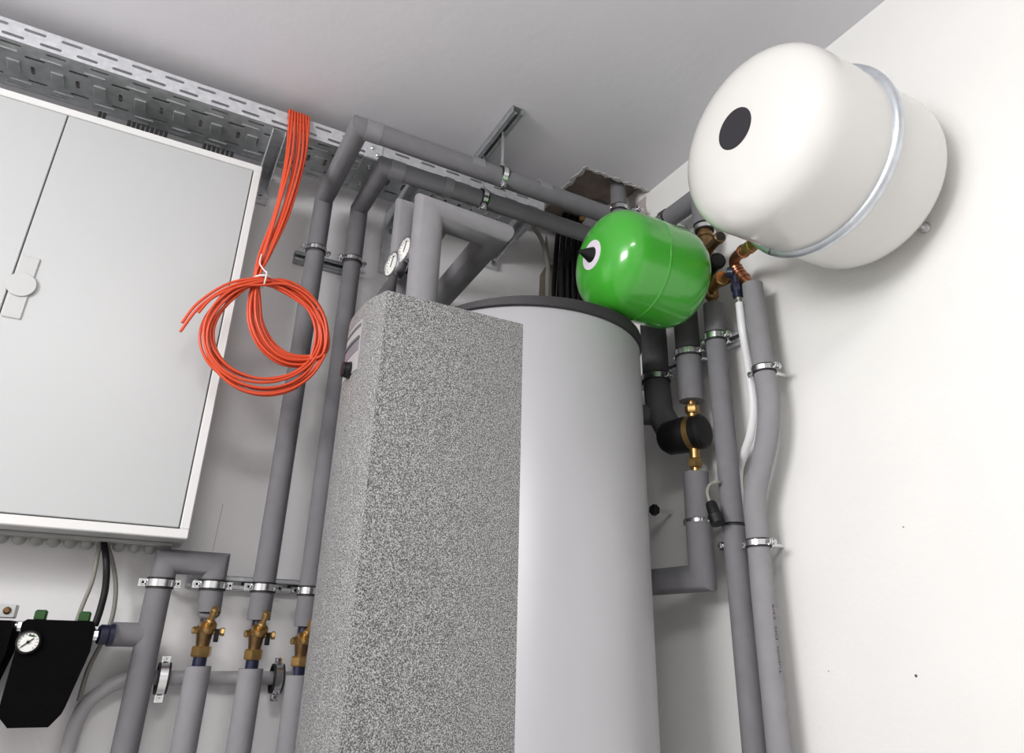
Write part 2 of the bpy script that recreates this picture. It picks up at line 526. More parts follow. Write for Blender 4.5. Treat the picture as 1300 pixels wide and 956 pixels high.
def tray(name, x0, x1, label, rows):
    t = thing(name, label, 'cable tray', 'lengths of perforated cable tray')
    fl = G()
    per = 0.0725
    n = round((x1-x0)/per)
    per = (x1-x0)/n
    hh = (TZ1-TZ0)/rows
    for r in range(rows):
        for i in range(n+(r % 2)):
            off = per/2 if r % 2 == 0 else 0
            xc = x0+i*per+off
            w0, w1 = max(xc-per/2, x0), min(xc+per/2, x1)
            if w1-w0 < per*0.9:
                fl.box(w0, w1, TY0, TY0+0.0015, TZ0+r*hh, TZ0+(r+1)*hh)
            else:
                fl.slot_cell((xc, TY0, TZ0+(r+0.5)*hh), (1, 0, 0), (0, 0, 1), (0, 1, 0), per/2, hh/2, 0.0215, 0.0038, 0.0015)
    fl.tube([(x0, TY0+0.003, TZ1), (x1, TY0+0.003, TZ1)], 0.003, 8)
    obj('front_flange', fl, 'galv', t, 30)
    obj('rear_flange', G().box(x0, x1, TY1-0.0015, TY1, TZ0, TZ1), 'galv_shade', t, 0)
    fo = G()
    wd = TY1-TY0
    rowsY = [(0.0, 0.17, 'L', 0), (0.17, 0.36, 'L', 1), (0.36, 0.66, 'T', 0), (0.66, 0.84, 'L', 1), (0.84, 1.0, 'L', 0)]
    for a, b, kind, off in rowsY:
        ya, yb = TY0+a*wd, TY0+b*wd
        p2 = 0.090 if kind == 'L' else 0.045
        k = max(1, round((x1-x0)/p2))
        p2 = (x1-x0)/k
        for i in range(k+(1 if off else 0)):
            xc = x0+(i+(0 if off else 0.5))*p2
            w0, w1 = max(xc-p2/2, x0), min(xc+p2/2, x1)
            if w1-w0 < p2*0.9:
                fo.box(w0, w1, ya, yb, TZ0, TZ0+0.0015)
            elif kind == 'L':
                fo.slot_cell((xc, (ya+yb)/2, TZ0), (1, 0, 0), (0, 1, 0), (0, 0, 1), p2/2, (yb-ya)/2, 0.020, 0.0036, 0.0015)
            else:
                fo.slot_cell((xc, (ya+yb)/2, TZ0), (1, 0, 0), (0, 1, 0), (0, 0, 1), p2/2, (yb-ya)/2, 0.0042, 0.014, 0.0015)
    obj('tray_floor', fo, 'galv_shade', t, 30)  # same steel as the front flange, underside shade put into its colour
    k = round((x1-x0)/0.09)
    for q, (hx, ya, yb, dx, tz) in enumerate(((0.013, 0.39, 0.63, 0, 0.0035), (0.022, 0.185, 0.205, -0.010, 0.003), (0.022, 0.80, 0.82, 0.010, 0.003))):
        first = None
        for i in range(k):
            xc = x0+(i+0.5)*(x1-x0)/k+dx
            if first is None:
                first = obj('embossing', G().cbox(xc-hx, xc+hx, TY0+ya*wd, TY0+yb*wd, TZ0-tz, TZ0+0.0005, 0.001), 'galv_shade', t, 30)
                fx = xc
            else:
                c = first.copy()
                COL.objects.link(c)
                c.location.x = xc-fx
    return t


JX = 0.375
tray('cable_tray', -0.85, JX, 'perforated galvanised cable tray running above the white electrical cabinet', 2)
tray('cable_tray', JX, 0.905, 'perforated galvanised cable tray behind the two overhead grey pipes, next to the corner', 2)
cp = thing('tray_coupler', 'small galvanised coupling plate bolted over the joint of the cable trays', 'bracket')
obj('side_plate', G().cbox(JX-0.028, JX+0.018, TY0-0.0025, TY0-0.0003, TZ0-0.002, TZ1-0.004, 0.0005), 'galv', cp)
obj('bottom_plate', G().cbox(JX-0.03, JX+0.045, TY0, TY1-0.005, TZ0-0.0045, TZ0-0.0006, 0.0005), 'galv_shade', cp)
for x, y in ((JX-0.004, TY0+0.035), (JX-0.004, TY0+0.12), (JX+0.03, TY0+0.08)):
    obj('bolt', G().lathe([(0, 0.006), (0.002, 0.006), (0.002, 0.0035), (0.007, 0.0035), (0.009, 0.002), (0.009, 0)], (x, y, TZ0-0.0045), (0, 0, -1), 12), 'zinc', cp)
for x, z in ((JX-0.010, TZ0+0.030), (JX+0.006, TZ0+0.012)):
    obj('bolt', G().lathe([(0, 0.0065), (0.002, 0.0055), (0.004, 0.003), (0.0045, 0)], (x, TY0-0.0025, z), (0, -1, 0), 14), 'zinc', cp)
for i in range(7):
    y = TY0+0.03+i*0.018
    pts = [(-0.85+k*0.12, y+random.uniform(-0.002, 0.002), TZ0+0.0105) for k in range(13+(i % 3))]
    r = (0.0045, 0.006, 0.0065)[i % 3]
    c = obj('data_cable', G().tube(spline(pts, 3), r, 8), 'black' if i % 2 else 'cgrey')
    tag(c, ('black' if i % 2 else 'grey')+' cable lying inside the perforated cable tray', 'cable', 'cables lying in the tray')

for px, py, lab in ((350, 180, 'galvanised tray bracket beside the upper corner of the white cabinet'),
                    (520, 240, 'galvanised tray bracket above the two round thermometers'),
                    (652, 285, 'galvanised tray bracket near the open corner of the ceiling')):
    x = onZ(px, py, TZ0).x
    b = thing('tray_bracket', lab, 'bracket', 'wall brackets under the cable tray')
    vs = [(x+s*0.016, y, z) for s in (-1, 1) for y, z in ((TY0-0.01, TZ0-0.012), (TY0-0.01, TZ0-0.0015), (D-0.012, TZ0-0.0015), (D-0.012, TZ0-0.055))]
    arm = G().add(vs, [(0, 1, 2, 3), (4, 7, 6, 5), (0, 4, 5, 1), (1, 5, 6, 2), (3, 2, 6, 7)])
    me = G()
    th = 0.002
    for s in (-1, 1):
        me.add([(x+s*0.016-th/2, y, z) for y, z in ((TY0+0.005, TZ0-0.016), (TY0+0.005, TZ0-0.0022), (D-0.012, TZ0-0.0022), (D-0.012, TZ0-0.055))] +
               [(x+s*0.016+th/2, y, z) for y, z in ((TY0+0.005, TZ0-0.016), (TY0+0.005, TZ0-0.0022), (D-0.012, TZ0-0.0022), (D-0.012, TZ0-0.055))],
               [(0, 1, 2, 3), (7, 6, 5, 4), (0, 4, 5, 1), (1, 5, 6, 2), (2, 6, 7, 3), (3, 7, 4, 0)])
    obj('arm', me, 'galv', b, 0)
    obj('arm_web', G().box(x-0.016, x+0.016, TY0+0.005, D-0.012, TZ0-0.0042, TZ0-0.002), 'galv_shade', b, 0)
    dz = 0.085 if px != 520 else 0.20
    obj('wall_plate', G().cbox(x-0.021, x+0.021, D-0.013, D-0.001, TZ0-dz, TZ0+0.01, 0.001), 'galv', b)
    for z in (TZ0-dz+0.015, TZ0-0.062):
        obj('bolt', G().hexn((x, D-0.013, z), (x, D-0.020, z), 0.008), 'zinc', b, 20)

# ================================================================== RAILS AND CLAMPS


def rail(p0, p1, wdir, label, wid=0.03, dep=0.022, m='galv'):
    """C-profile rail from p0 to p1; wdir points away from the wall it is fixed to"""
    p0, p1, wd = Vector(p0), Vector(p1), Vector(wdir).normalized()
    d = (p1-p0).normalized()
    s = d.cross(wd)
    L = (p1-p0).length/2
    c = (p0+p1)/2
    t = thing('mounting_rail', label, 'rail')
    ch = G().obox(c+wd*0.0015, d, s, wd, L, wid/2, 0.001)
    for k in (-1, 1):
        ch.obox(c+wd*dep/2+s*k*(wid/2-0.001), d, s, wd, L, 0.001, dep/2)
        ch.obox(c+wd*(dep-0.001)+s*k*(wid/2-0.0055), d, s, wd, L, 0.0045, 0.001)
    obj('channel', ch, m, t, 0)
    sl = G()
    n = max(2, int(2*L/0.05))
    for i in range(n):
        q = c+d*(-L+(i+0.5)*2*L/n)+wd*0.0027
        sl.obox(q, d, s, wd, 0.012, 0.004, 0.0003)
    obj('slot', sl, 'gap', t, 0)['kind'] = 'stuff'
    for e in (-1, 1):
        q = c+d*e*(L-0.02)+wd*0.003
        obj('anchor_bolt', G().hexn(q, q+wd*0.008, 0.007), 'zinc', t, 20)
    return t


def clamp(c, axis, r, stud_to, ear, label, group='pipe clamps', width=0.018):
    c, ax = Vector(c), Vector(axis).normalized()
    er = Vector(ear)
    er = (er-ax*er.dot(ax)).normalized()
    nd = ax.cross(er).normalized()
    t = thing('pipe_clamp', label, 'clamp', group)
    w = width/2
    obj('rubber_lining', G().lathe([(-w*1.2, r-0.001), (-w*1.2, r+0.0025), (w*1.2, r+0.0025), (w*1.2, r-0.001), (-w*1.2, r-0.001)], c, ax, 28), 'rubber', t)
    obj('band', G().lathe([(-w*0.75, r+0.001), (-w*0.75, r+0.0042), (w*0.75, r+0.0042), (w*0.75, r+0.001), (-w*0.75, r+0.001)], c, ax, 28), 'zinc', t)
    for s in (-1, 1):
        q = c+er*s*(r+0.009)
        ear_g = G()
        for k in (-1, 1):
            ear_g.obox(q+nd*k*0.0035-er*0.0015, er, nd, ax, 0.0065, 0.0013, w*0.8)
        e = obj('ear', ear_g, 'zinc', t, 0)
        obj('screw', G().cyl(q-nd*0.011, q+nd*0.011, 0.0032, 8).hexn(q+nd*0.006, q+nd*0.011, 0.0058).hexn(q-nd*0.011, q-nd*0.006, 0.0058), 'zinc', e)
    st = Vector(stud_to)
    d = (st-c).normalized()
    obj('stud', G().cyl(c+d*(r+0.002), st, 0.004, 10), 'zinc', t)
    obj('stud_nut', G().hexn(c+d*(r+0.003), c+d*(r+0.011), 0.009), 'zinc', t, 20)
    return t


YA = 1.71
AX, BX = 0.2865, 0.3875
z_lo = 0.1005
zr = onY(310, 741, D-0.02).z
rail((0.128+0.005, D, zr), (0.60, D, zr), (0, -1, 0), 'slotted galvanised rail behind the three brass valves, low on the wall')
zu = onY(405, 332, D-0.02).z
rail((onY(372, 328, D).x, D, zu), (BX+0.035, D, zu), (0, -1, 0), 'short dark slotted rail behind the two tall pipes beside the orange coil', m='galv_shade')  # galvanised like the others; shade inside its channel put into the colour
RAX = 0.669
rail((RAX, 1.285, H), (RAX, 1.535, H), (0, 0, -1), 'short slotted rail screwed to the ceiling carrying two hanging pipes', m='galv_shade')  # shade of the open channel put into the steel colour
RBX = W
rail((W, 1.085, 0.685), (W, 1.50, 0.685), (-1, 0, 0), 'galvanised rail on the white wall holding the row of grey pipes')

# ================================================================== PIPES ON THE BACK WALL
RP = 0.0245
ZR = 1.128                      # height of the overhead runs
YRA, YRB = 1.369, 1.4856
zc1 = onY(401, 318, YA).z
zc2 = onY(449, 332, YA).z


def pipe(label, segs, cat='pipe', group=None, name='insulated_pipe'):
    t = thing(name, label, cat, group)
    for path, r, m in segs:
        obj('insulation', G().tube(path, r, 28), m, t, 50)
    return t


zval = 0.012
pa = pipe('long grey insulated pipe rising from the middle brass valve, front one under the ceiling',
          [([(AX, YA, zval+0.022), (AX, YA, zc1-0.012)], RP, 'foam'),
           ([(AX, YA, zc1-0.010), (AX, YA, ZR), (AX, YRA, ZR), (1.0, YRA, ZR-0.008)], RP+0.0005, 'foam')], group='long insulated pipes')
obj('tape', G().tube([(AX+0.012, YRA, ZR), (AX+0.05, YRA, ZR)], RP+0.0015, 28), 'tape', pa)
for x in (0.575, 0.775):
    obj('tape', G().tube([(x, YRA, ZR), (x+0.035, YRA, ZR)], RP-0.0002+0.0018, 28), 'tape', pa)
pb = pipe('long grey insulated pipe rising close beside the speckled heater box and crossing below the tray',
          [([(BX, YA, zval+0.012), (BX, YA, zc2-0.012)], RP-0.001, 'foam'),
           ([(BX, YA, zc2-0.010), (BX, YA, ZR), (BX, YRB, ZR), (1.02, YRB, ZR-0.006)], RP, 'foam')], group='long insulated pipes')
obj('tape', G().tube([(BX+0.012, YRB, ZR), (BX+0.05, YRB, ZR)], RP+0.0012, 28), 'tape', pb)
obj('tape', G().tube([(0.552, YRB, ZR), (0.575, YRB, ZR)], RP+0.0018, 28), 'tape', pb)

clamp((AX, YA, zc1), (0, 0, 1), RP, (AX, D-0.02, zc1), (1, 0.15, 0), 'pipe clamp on the left tall pipe beside the orange coil', width=0.014)
clamp((BX, YA, zc2), (0, 0, 1), RP, (BX, D-0.02, zc2), (1, 0.15, 0), 'pipe clamp on the upright pipe between orange coil and thermometers', width=0.014)
clamp((AX, YA, 0.1005), (0, 0, 1), RP, (AX, D-0.02, 0.1005), (1, 0, 0), 'pipe clamp on the middle pipe above the middle brass valve')
clamp((BX, YA, 0.0985), (0, 0, 1), RP-0.001, (BX, D-0.02, 0.0985), (1, 0, 0), 'pipe clamp on the pipe squeezed against the speckled box')
clamp((RAX+0.001, YRA, ZR), (1, 0, 0), RP, (RAX, YRA, H-0.02), (0, 0.2, 1), 'hanging clamp with threaded rod on the front overhead pipe', 'hanging pipe clamps')
clamp((RAX+0.001, YRB, ZR), (1, 0, 0), RP, (RAX, YRB, H-0.02), (0, 0.2, 1), 'hanging clamp with threaded rod on the rear overhead pipe', 'hanging pipe clamps')

# U-shaped pipe to the pump group
UX1, UX2, UZ = 0.0815, 0.1815, 0.1425
up = pipe('grey insulated pipe bent like a gate under the white cabinet', [
    ([(0.078, YA, FL), (0.078, YA, 0.094)], RP, 'foam'),
    ([(0.080, YA, 0.096), (UX1, YA, UZ), (UX2, YA, UZ), (UX2, YA, 0.098)], RP, 'foam'),
    ([(UX2, YA, 0.096), (0.1835, YA, 0.046)], RP-0.001, 'foam'),
    ([(0.075, YA, -0.002), (0.004, YA, -0.002)], RP-0.002, 'foam')])
obj('frayed_end', G().lathe([(0, RP-0.001), (0.006, RP-0.002), (0.012, RP-0.008), (0.012, 0)], (0.1835, YA, 0.047), (0, 0.3, -1), 20), 'foam', up)
clamp((0.0785, YA, 0.098), (0, 0, 1), RP, (0.0785, D-0.001, 0.098), (1, 0, 0), 'pipe clamp on the left leg of the gate shaped pipe')
clamp((UX2, YA, 0.100), (0, 0, 1), RP, (UX2, D-0.02, 0.100), (1, 0, 0), 'pipe clamp on the gate shaped pipe above its brass valve')


def valve(x, ztop, label, hid=0):
    """brass balancing valve, upright, centre x, from ztop down to the lower insulation"""
    t = thing('brass_valve', label, 'valve', 'brass valves below the insulated pipes')
    y = YA
    obj('upper_stub', G().cyl((x, y, ztop+0.02), (x, y, ztop-0.028), 0.0135, 18), 'navy', t)
    obj('valve_body', G().lathe([(0, 0.0165), (0.004, 0.0185), (0.014, 0.0185), (0.018, 0.016), (0.044, 0.0125), (0.05, 0.0125)], (x, y, ztop-0.020), (0, 0, -1), 20), 'bronze', t)
    b = obj('bonnet', G().lathe([(0, 0.0165), (0.006, 0.0175), (0.012, 0.0165), (0.013, 0.009), (0.022, 0.009), (0.024, 0.006), (0.036, 0.006), (0.038, 0.008), (0.05, 0.008), (0.052, 0.005), (0.052, 0)], (x+0.002, y-0.008, ztop-0.026), (0.12, -0.62, 0.72), 20), 'brass', t)
    obj('side_plug', G().hexn((x-0.014, y-0.004, ztop-0.030), (x-0.026, y-0.006, ztop-0.030), 0.0075), 'brass', t, 20)
    dc = obj('drain_cock', G().cyl((x+0.012, y-0.004, ztop-0.032), (x+0.030, y-0.006, ztop-0.032), 0.006, 12).hexn((x+0.030, y-0.006, ztop-0.032), (x+0.038, y-0.007, ztop-0.032), 0.0085), 'brass', t)
    obj('lever', G().cbox(x+0.018, x+0.027, y-0.016, y-0.004, ztop-0.052, ztop-0.028, 0.001), 'black', dc)
    obj('union_nut', G().hexn((x, y, ztop-0.060), (x, y, ztop-0.081), 0.0205), 'brass', t, 20)
    obj('lower_stub', G().cyl((x, y, ztop-0.079), (x, y, ztop-0.105), 0.0135, 18), 'navy', t)
    return t


for x, zt, lab, lab2 in ((0.1825, 0.040, 'brass valve under the frayed end of the gate shaped pipe', 'grey insulated pipe below the brass valve of the gate shaped pipe'),
                         (0.2875, 0.036, 'middle brass valve under the long upright pipe', 'grey insulated pipe below the middle brass valve'),
                         (0.3875, 0.024, 'brass valve partly hidden by the speckled heater box', 'grey insulated pipe below the valve beside the speckled box')):
    valve(x, zt, lab)
    zb = zt-0.098
    pipe(lab2, [([(x, YA, FL), (x, YA, zb)], RP+0.0005, 'foaml')], group='insulated pipes below the valves')
# light horizontal pipe low on the wall with its two clamps
zp = -0.083
c = obj('conduit_pipe', G().tube(spline([(-0.02, D-0.028, -0.34), (-0.015, D-0.028, -0.16), (0.02, D-0.028, -0.105), (0.07, D-0.028, zp), (0.12, D-0.028, zp)], 6)+[Vector((0.55, D-0.028, zp))], 0.014, 16), 'conduit')
tag(c, 'thin light grey pipe running along the wall behind the brass valve pipes', 'pipe')
for x, lab in ((0.122, 'small upright pipe clamp on the thin light pipe beside the gate shaped pipe'), (0.352, 'small upright pipe clamp on the thin light pipe between the middle and right valves')):
    clamp((x, D-0.045, zp), (1, 0, 0), 0.0275, (x, D-0.001, zp), (0, 0.05, 1), lab, width=0.02)

# ================================================================== PUMP GROUP
YS = 1.62


def station(x0, x1, ztop, zbot, label, gauge):
    t = thing('pump_group', label, 'pump unit')
    g = G()
    c = 0.012
    poly = [(x0, ztop-c*0.4), (x0+c*0.5, ztop), (x1-c*0.5, ztop), (x1, ztop-c), (x1, ztop-0.055), (x1-0.006, ztop-0.085), (x1-0.02, zbot+0.02), (x1-0.035, zbot), (x0+0.02, zbot), (x0, zbot+0.02)]
    g.prism(poly, YS, D-0.03)
    obj('insulation_shell', g, 'epp', t, 20)
    if gauge:
        ga = obj('gauge_bezel', G().lathe([(-0.002, 0), (-0.002, 0.0195), (0.008, 0.0195), (0.010, 0.0165), (0.006, 0.0160), (0.006, 0)], (gauge[0], YS, gauge[1]), (0, -1, 0), 32), 'black', t)
        obj('gauge_dial', G().lathe([(0, 0), (0, 0.0162), (0.001, 0.0162), (0.001, 0)], (gauge[0], YS-0.0062, gauge[1]), (0, -1, 0), 32), 'gaugef', ga)
        obj('pointer', G().obox((gauge[0]-0.001, YS-0.0082, gauge[1]-0.001), (1, 0, 0.9), (0, 1, 0), (-0.9, 0, 1), 0.011, 0.0004, 0.0009).cyl((gauge[0], YS-0.0075, gauge[1]), (gauge[0], YS-0.010, gauge[1]), 0.0028, 10), 'black', ga)
        tk = G()
        for i in range(13):
            a = math.radians(-45+i*22.5)
            d = Vector((math.cos(a), 0, math.sin(a)))
            tk.obox(Vector((gauge[0], YS-0.0074, gauge[1]))+d*0.0135, d, (0, 1, 0), d.cross(Vector((0, 1, 0))), 0.0015, 0.0003, 0.0004)
        obj('tick_mark', tk, 'ink', ga, 0)['kind'] = 'stuff'
        obj('green_arc', G().obox((gauge[0]+0.003, YS-0.0074, gauge[1]+0.0105), (1, 0, -0.2), (0, 1, 0), (0.2, 0, 1), 0.005, 0.0003, 0.0015), 'greenp', ga, 0)
    return t


sx0, sx1, sz1 = -0.1365, -0.0205, 0.0195
st = station(sx0, sx1, sz1, -0.155, 'black insulated pump unit with a round pressure gauge and green levers', (-0.1195, -0.0185))
for px, py in ((52, 778), (107, 783)):
    c = onY(px, py, YS+0.03)
    obj('green_lever', G().cbox(c.x-0.009, c.x+0.011, YS+0.018, YS+0.045, sz1-0.002, sz1+0.017, 0.003), 'greenp', st)
obj('outlet_nut', G().hexn((sx1-0.004, YS+0.07, -0.004), (sx1+0.010, YS+0.07, -0.004), 0.010), 'zinc', st, 20)
obj('outlet_collar', G().lathe([(0, 0.015), (0.004, 0.0185), (0.018, 0.0185), (0.020, 0.021), (0.028, 0.021), (0.028, 0)], (sx1+0.006, YS+0.075, -0.003), (1, 0.1, 0), 18), 'navy', st)
st2 = station(-0.30, -0.1495, 0.0165, -0.16, 'black insulated pump unit cut by the frame beside the gauge unit', None)
obj('link_fitting', G().cyl((-0.152, YS+0.05, 0.008), (-0.130, YS+0.05, 0.007), 0.0065, 14).hexn((-0.148, YS+0.05, 0.008), (-0.140, YS+0.05, 0.008), 0.009), 'zinc', st2)
c0 = onY(10, 776, 1.68)
wp = thing('mounting_plate', 'white mounting plate with a screw above the black pump unit', 'plate')
obj('plate', G().cbox(-0.30, onY(24, 768, 1.68).x, 1.66, 1.70, 0.0205, onY(24, 768, 1.68).z, 0.002), 'cabinet', wp)
obj('screw', G().lathe([(0, 0.0065), (0.002, 0.0065), (0.004, 0.004), (0.004, 0)], (onY(9, 775, 1.66).x, 1.66, onY(9, 775, 1.66).z), (0, -1, 0), 12), 'bronze', wp)
# cables from the cabinet to the pump unit
ent = (onY(129, 690, 1.72).x, 1.735, cz0-0.012)


def pxcable(name, pts, Y, r, m, label, group=None):
    P = []
    for q in pts:
        yy = q[2] if len(q) > 2 else Y
        P.append(onY(q[0], q[1], yy))
    o = obj(name, G().tube(spline(P, 8), r, 12), m)
    return tag(o, label, 'cable', group)


pxcable('control_cable', [(127, 684, 1.74), (124, 705), (117, 738), (105, 768), (97, 790, 1.70)], 1.72, 0.0042, 'cgrey', 'grey cable leaving the cabinet bottom, straightest of three', 'cables from cabinet to pump unit')
pxcable('control_cable', [(131, 684, 1.74), (135, 712), (134, 745), (127, 775), (120, 795, 1.71)], 1.71, 0.0066, 'black', 'thick black cable hanging from the cabinet to the pump unit', 'cables from cabinet to pump unit')
pxcable('control_cable', [(133, 684, 1.75), (143, 715), (147, 748), (142, 785), (128, 818), (112, 850), (100, 890)], 1.755, 0.0045, 'cgrey', 'grey cable bowing out widest below the cabinet', 'cables from cabinet to pump unit')

# ================================================================== ORANGE CABLE COIL
coil = thing('cable_coil', 'coil of thin orange cables tied up and hanging from the cable tray', 'cable coil')
YO = TY0-0.022


def ringpt(a, rx, ry, cx=337, cy=427):
    return (cx+rx*math.cos(a), cy-ry*math.sin(a))


NS = 8
for i in range(NS):
    u = i/(NS-1)
    jx = lambda s: random.uniform(-s, s)
    tx = 367+26*u
    pts = [Vector((onZ(tx, 150, TZ1).x+0.01, TY0+0.05, TZ0+0.02)), Vector((onY(tx, 146, TY0).x, TY0+0.012, TZ1+0.004)),
           Vector((onY(tx, 147, TY0-0.006).x, TY0-0.007, TZ1-0.002))]
    for px, py, sp in ((364, 200, 25), (348, 268, 21), (331, 322, 13), (324, 352, 7)):
        pts.append(onY(px+sp*u+jx(2.0), py+jx(2), YO-0.004*(i % 3)))
    # inner loop down to the ring
    k = (i*3 % NS)/(NS-1.0)
    yo = YO+0.010-0.0035*(i % 5)
    for px, py in ((316+15*k, 384), (317+17*k, 414-3*k), (331+16*k, 442-7*k), (357+10*k, 462-13*k), (388+3*k, 464-12*k)):
        pts.append(onY(px+jx(1), py+jx(1), yo))
    turns = 1.7+0.6*((i*5) % NS)/NS
    if i in (0, 2, 5):
        turns = 0.98
    rx0, ry0 = 66+13*((i*3+1) % NS)/(NS-1), 53+18*((i*5+2) % NS)/(NS-1)
    cx, cy = 337+jx(2.5), 426+jx(2)
    a0, n = -0.33, int(16*turns)
    for q in range(n+1):
        a = a0+2*math.pi*turns*q/n
        rx = rx0+5*math.sin(a*0.6+i*1.7)
        ry = ry0+4*math.sin(a*0.45+i*2.3)+2
        px, py = ringpt(a, rx, ry, cx, cy)
        wgt = math.exp(-((px-331)/26.0)**2) if math.sin(a) > 0 else 0
        py = py*(1-wgt)+(355+1.7*(i % 5))*wgt
        pts.append(onY(px, py, yo-0.006+0.006*math.sin(a*0.5+i)))
    if i in (0, 2, 5):   # loose ends stick out to the left
        pts = pts[:-11]
        for px, py in {0: ((332, 353), (290, 360), (252, 384), (231, 410)), 2: ((334, 355), (292, 364), (255, 388), (229, 421)), 5: ((336, 357), (300, 365), (270, 378), (252, 397))}[i]:
            pts.append(onY(px, py, YO-0.016))
    obj('cable', G().tube(spline(pts, 6), 0.0032, 8), 'orange', coil, 60)
tb = onY(333, 355, YO)
obj('cable_tie', G().tube([tb+Vector((0.021*math.cos(a)*0.9, 0.020*math.sin(a)-0.004, 0.004*math.cos(a)*1.0)) for a in [2*math.pi*q/20 for q in range(21)]], 0.0022, 6), 'tie', coil)
obj('cable_tie', G().tube([tb+Vector((0.004, 0.024*math.cos(a)-0.004, -0.002+0.020*math.sin(a))) for a in [2*math.pi*q/20 for q in range(21)]], 0.002, 6), 'tie', coil)
obj('tie_tail', G().tube(spline([tb+Vector((0.004, -0.026, 0.006)), onY(330, 335, YO-0.02), onY(332, 323, YO-0.012)], 6), 0.0016, 6), 'tie', coil)

# ================================================================== TANK WITH HEATER BOX
TX, TY, TR, TZ = 0.762, 1.392, 0.276, 0.648
tk = thing('buffer_tank', 'tall silver grey cylindrical storage tank with a speckled box on its side', 'tank')
obj('jacket', G().lathe([(0, TR), (TZ-FL-0.006, TR), (TZ-FL, TR-0.004), (TZ-FL, 0)], (TX, TY, FL), (0, 0, 1), 96), 'tank', tk, 40)
obj('lid', G().lathe([(0, TR+0.001), (0.002, TR+0.004), (0.014, TR+0.004), (0.019, TR-0.004), (0.021, 0)], (TX, TY, TZ-0.001), (0, 0, 1), 96), 'lid', tk, 40)
ld = bpy.data.objects['lid']
for v_ in ld.data.vertices:
    if v_.co.z > TZ+0.005:
        v_.co.z += 0.010*(((v_.co.x-TX)*0.85-(v_.co.y-TY)*0.5)/TR+0.6)
obj('edge_strip', G().obox((TX+TR*math.cos(-0.25), TY+TR*math.sin(-0.25), TZ-0.09), (0, 0, 1), (-math.sin(-0.25), math.cos(-0.25), 0), (math.cos(-0.25), math.sin(-0.25), 0), 0.03, 0.006, 0.002), 'tank', tk, 0)
BY0, BY1, BXL, BXR, BZ = 1.152, 1.402, 0.3335, 0.6455, 0.604
bm_ = (BY0+BY1)/2
bh = (BY1-BY0)/2


def frontx(y, out=0.0):
    q = (y-bm_)/bh
    return BXL-0.023*(1-abs(q)**2.4)-out


prof = [(frontx(BY0+(BY1-BY0)*i/24), BY0+(BY1-BY0)*i/24) for i in range(25)]
inner = []
for i in range(13):
    y = BY1-0.0005+(BY0-BY1+0.001)*i/12
    dx = math.sqrt(max(TR*TR-(y-TY)**2, 0))
    inner.append((TX-dx+0.002, y))
loop = prof+inner
n = len(loop)
hb = G().add([(x, y, FL+0.03) for x, y in loop]+[(x, y, BZ) for x, y in loop],
             [tuple(range(n)), tuple(reversed(range(n, 2*n)))]+[(i, (i+1) % n, (i+1) % n+n, i+n) for i in range(n)])
hs = obj('housing', hb, 'housing', tk, 25)


def front_patch(y0, y1, z0, z1, o0, o1, nseg=14):
    """curved slab on the bowed front of the box, from offset o0 to o1 outwards"""
    g = G()
    ys = [y0+(y1-y0)*i/nseg for i in range(nseg+1)]
    vs = []
    for y in ys:
        for o_, z in ((o0, z0), (o1, z0), (o1, z1), (o0, z1)):
            vs.append((frontx(y, o_), y, z))
    fs = [(i*4+k, i*4+(k+1) % 4, i*4+4+(k+1) % 4, i*4+4+k) for i in range(nseg) for k in range(4)]
    fs += [(0, 1, 2, 3), tuple(nseg*4+k for k in (3, 2, 1, 0))]
    return g.add(vs, fs)


def zfront(px, py):
    """height of the box front seen at a pixel, and its depth"""
    lo, hi = BY0, bm_+0.02
    d = ray(px, py)
    for _ in range(50):
        m = (lo+hi)/2
        if d.x/d.y*m < frontx(m):
            lo = m
        else:
            hi = m
    return lo, d.z/d.y*lo


yE, zS = zfront(461, 407)
_, zD1 = zfront(459, 425)
_, zD0 = zfront(457, 443)
pan = obj('control_panel', front_patch(yE, 2*bm_-yE, zS-0.10, zS+0.004, -0.001, 0.0012), 'panelg', hs, 30)
obj('vent_slot', front_patch(yE+0.004, 2*bm_-yE-0.004, zS-0.010, zS-0.003, 0.0008, 0.002), 'gap', hs, 30)
obj('display', front_patch(yE+0.004, 2*bm_-yE-0.004, zD0, zD1, 0.0008, 0.002), 'display', hs, 30)
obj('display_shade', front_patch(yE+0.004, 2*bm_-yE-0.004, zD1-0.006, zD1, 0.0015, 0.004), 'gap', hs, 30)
ky = 1.270
kz = (onY(443, 470, ky)).z
kx = frontx(ky)
obj('knob', G().lathe([(0, 0.017), (0.004, 0.0175), (0.005, 0.016), (0.012, 0.0155), (0.0125, 0.0145), (0.014, 0.0145), (0.0145, 0.0155), (0.017, 0.015), (0.0185, 0.013), (0.0185, 0)], (kx+0.002, ky, kz), (-1, 0.10, 0), 28), 'black', hs)

# pipes standing on the tank box
R1 = 0.036
p1x = 0.4735
flow = pipe('thick grey insulated pipe rising from the heater box and turning back to the wall', [
    ([(p1x, 1.36, 0.603), (p1x, 1.36, 0.945), (0.652, 1.36, 0.938), (0.655, 1.795, 0.915)], R1, 'foaml')])
ret = pipe('grey insulated pipe behind the two round thermometers', [
    ([(0.52, 1.50, 0.50), (0.458, 1.50, 0.50), (0.458, 1.50, 1.025), (0.562, 1.50, 1.025), (0.562, 1.795, 0.99)], 0.027, 'foaml')])
low = pipe('dark insulated pipe lying across the tank top', [
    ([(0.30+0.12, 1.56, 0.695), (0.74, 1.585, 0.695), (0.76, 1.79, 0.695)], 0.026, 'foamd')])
obj('insulation', G().tube([(0.55, 1.545, 0.722), (0.55, 1.545, 0.86), (0.60, 1.79, 0.86)], 0.024, 24), 'foamd', low, 50)
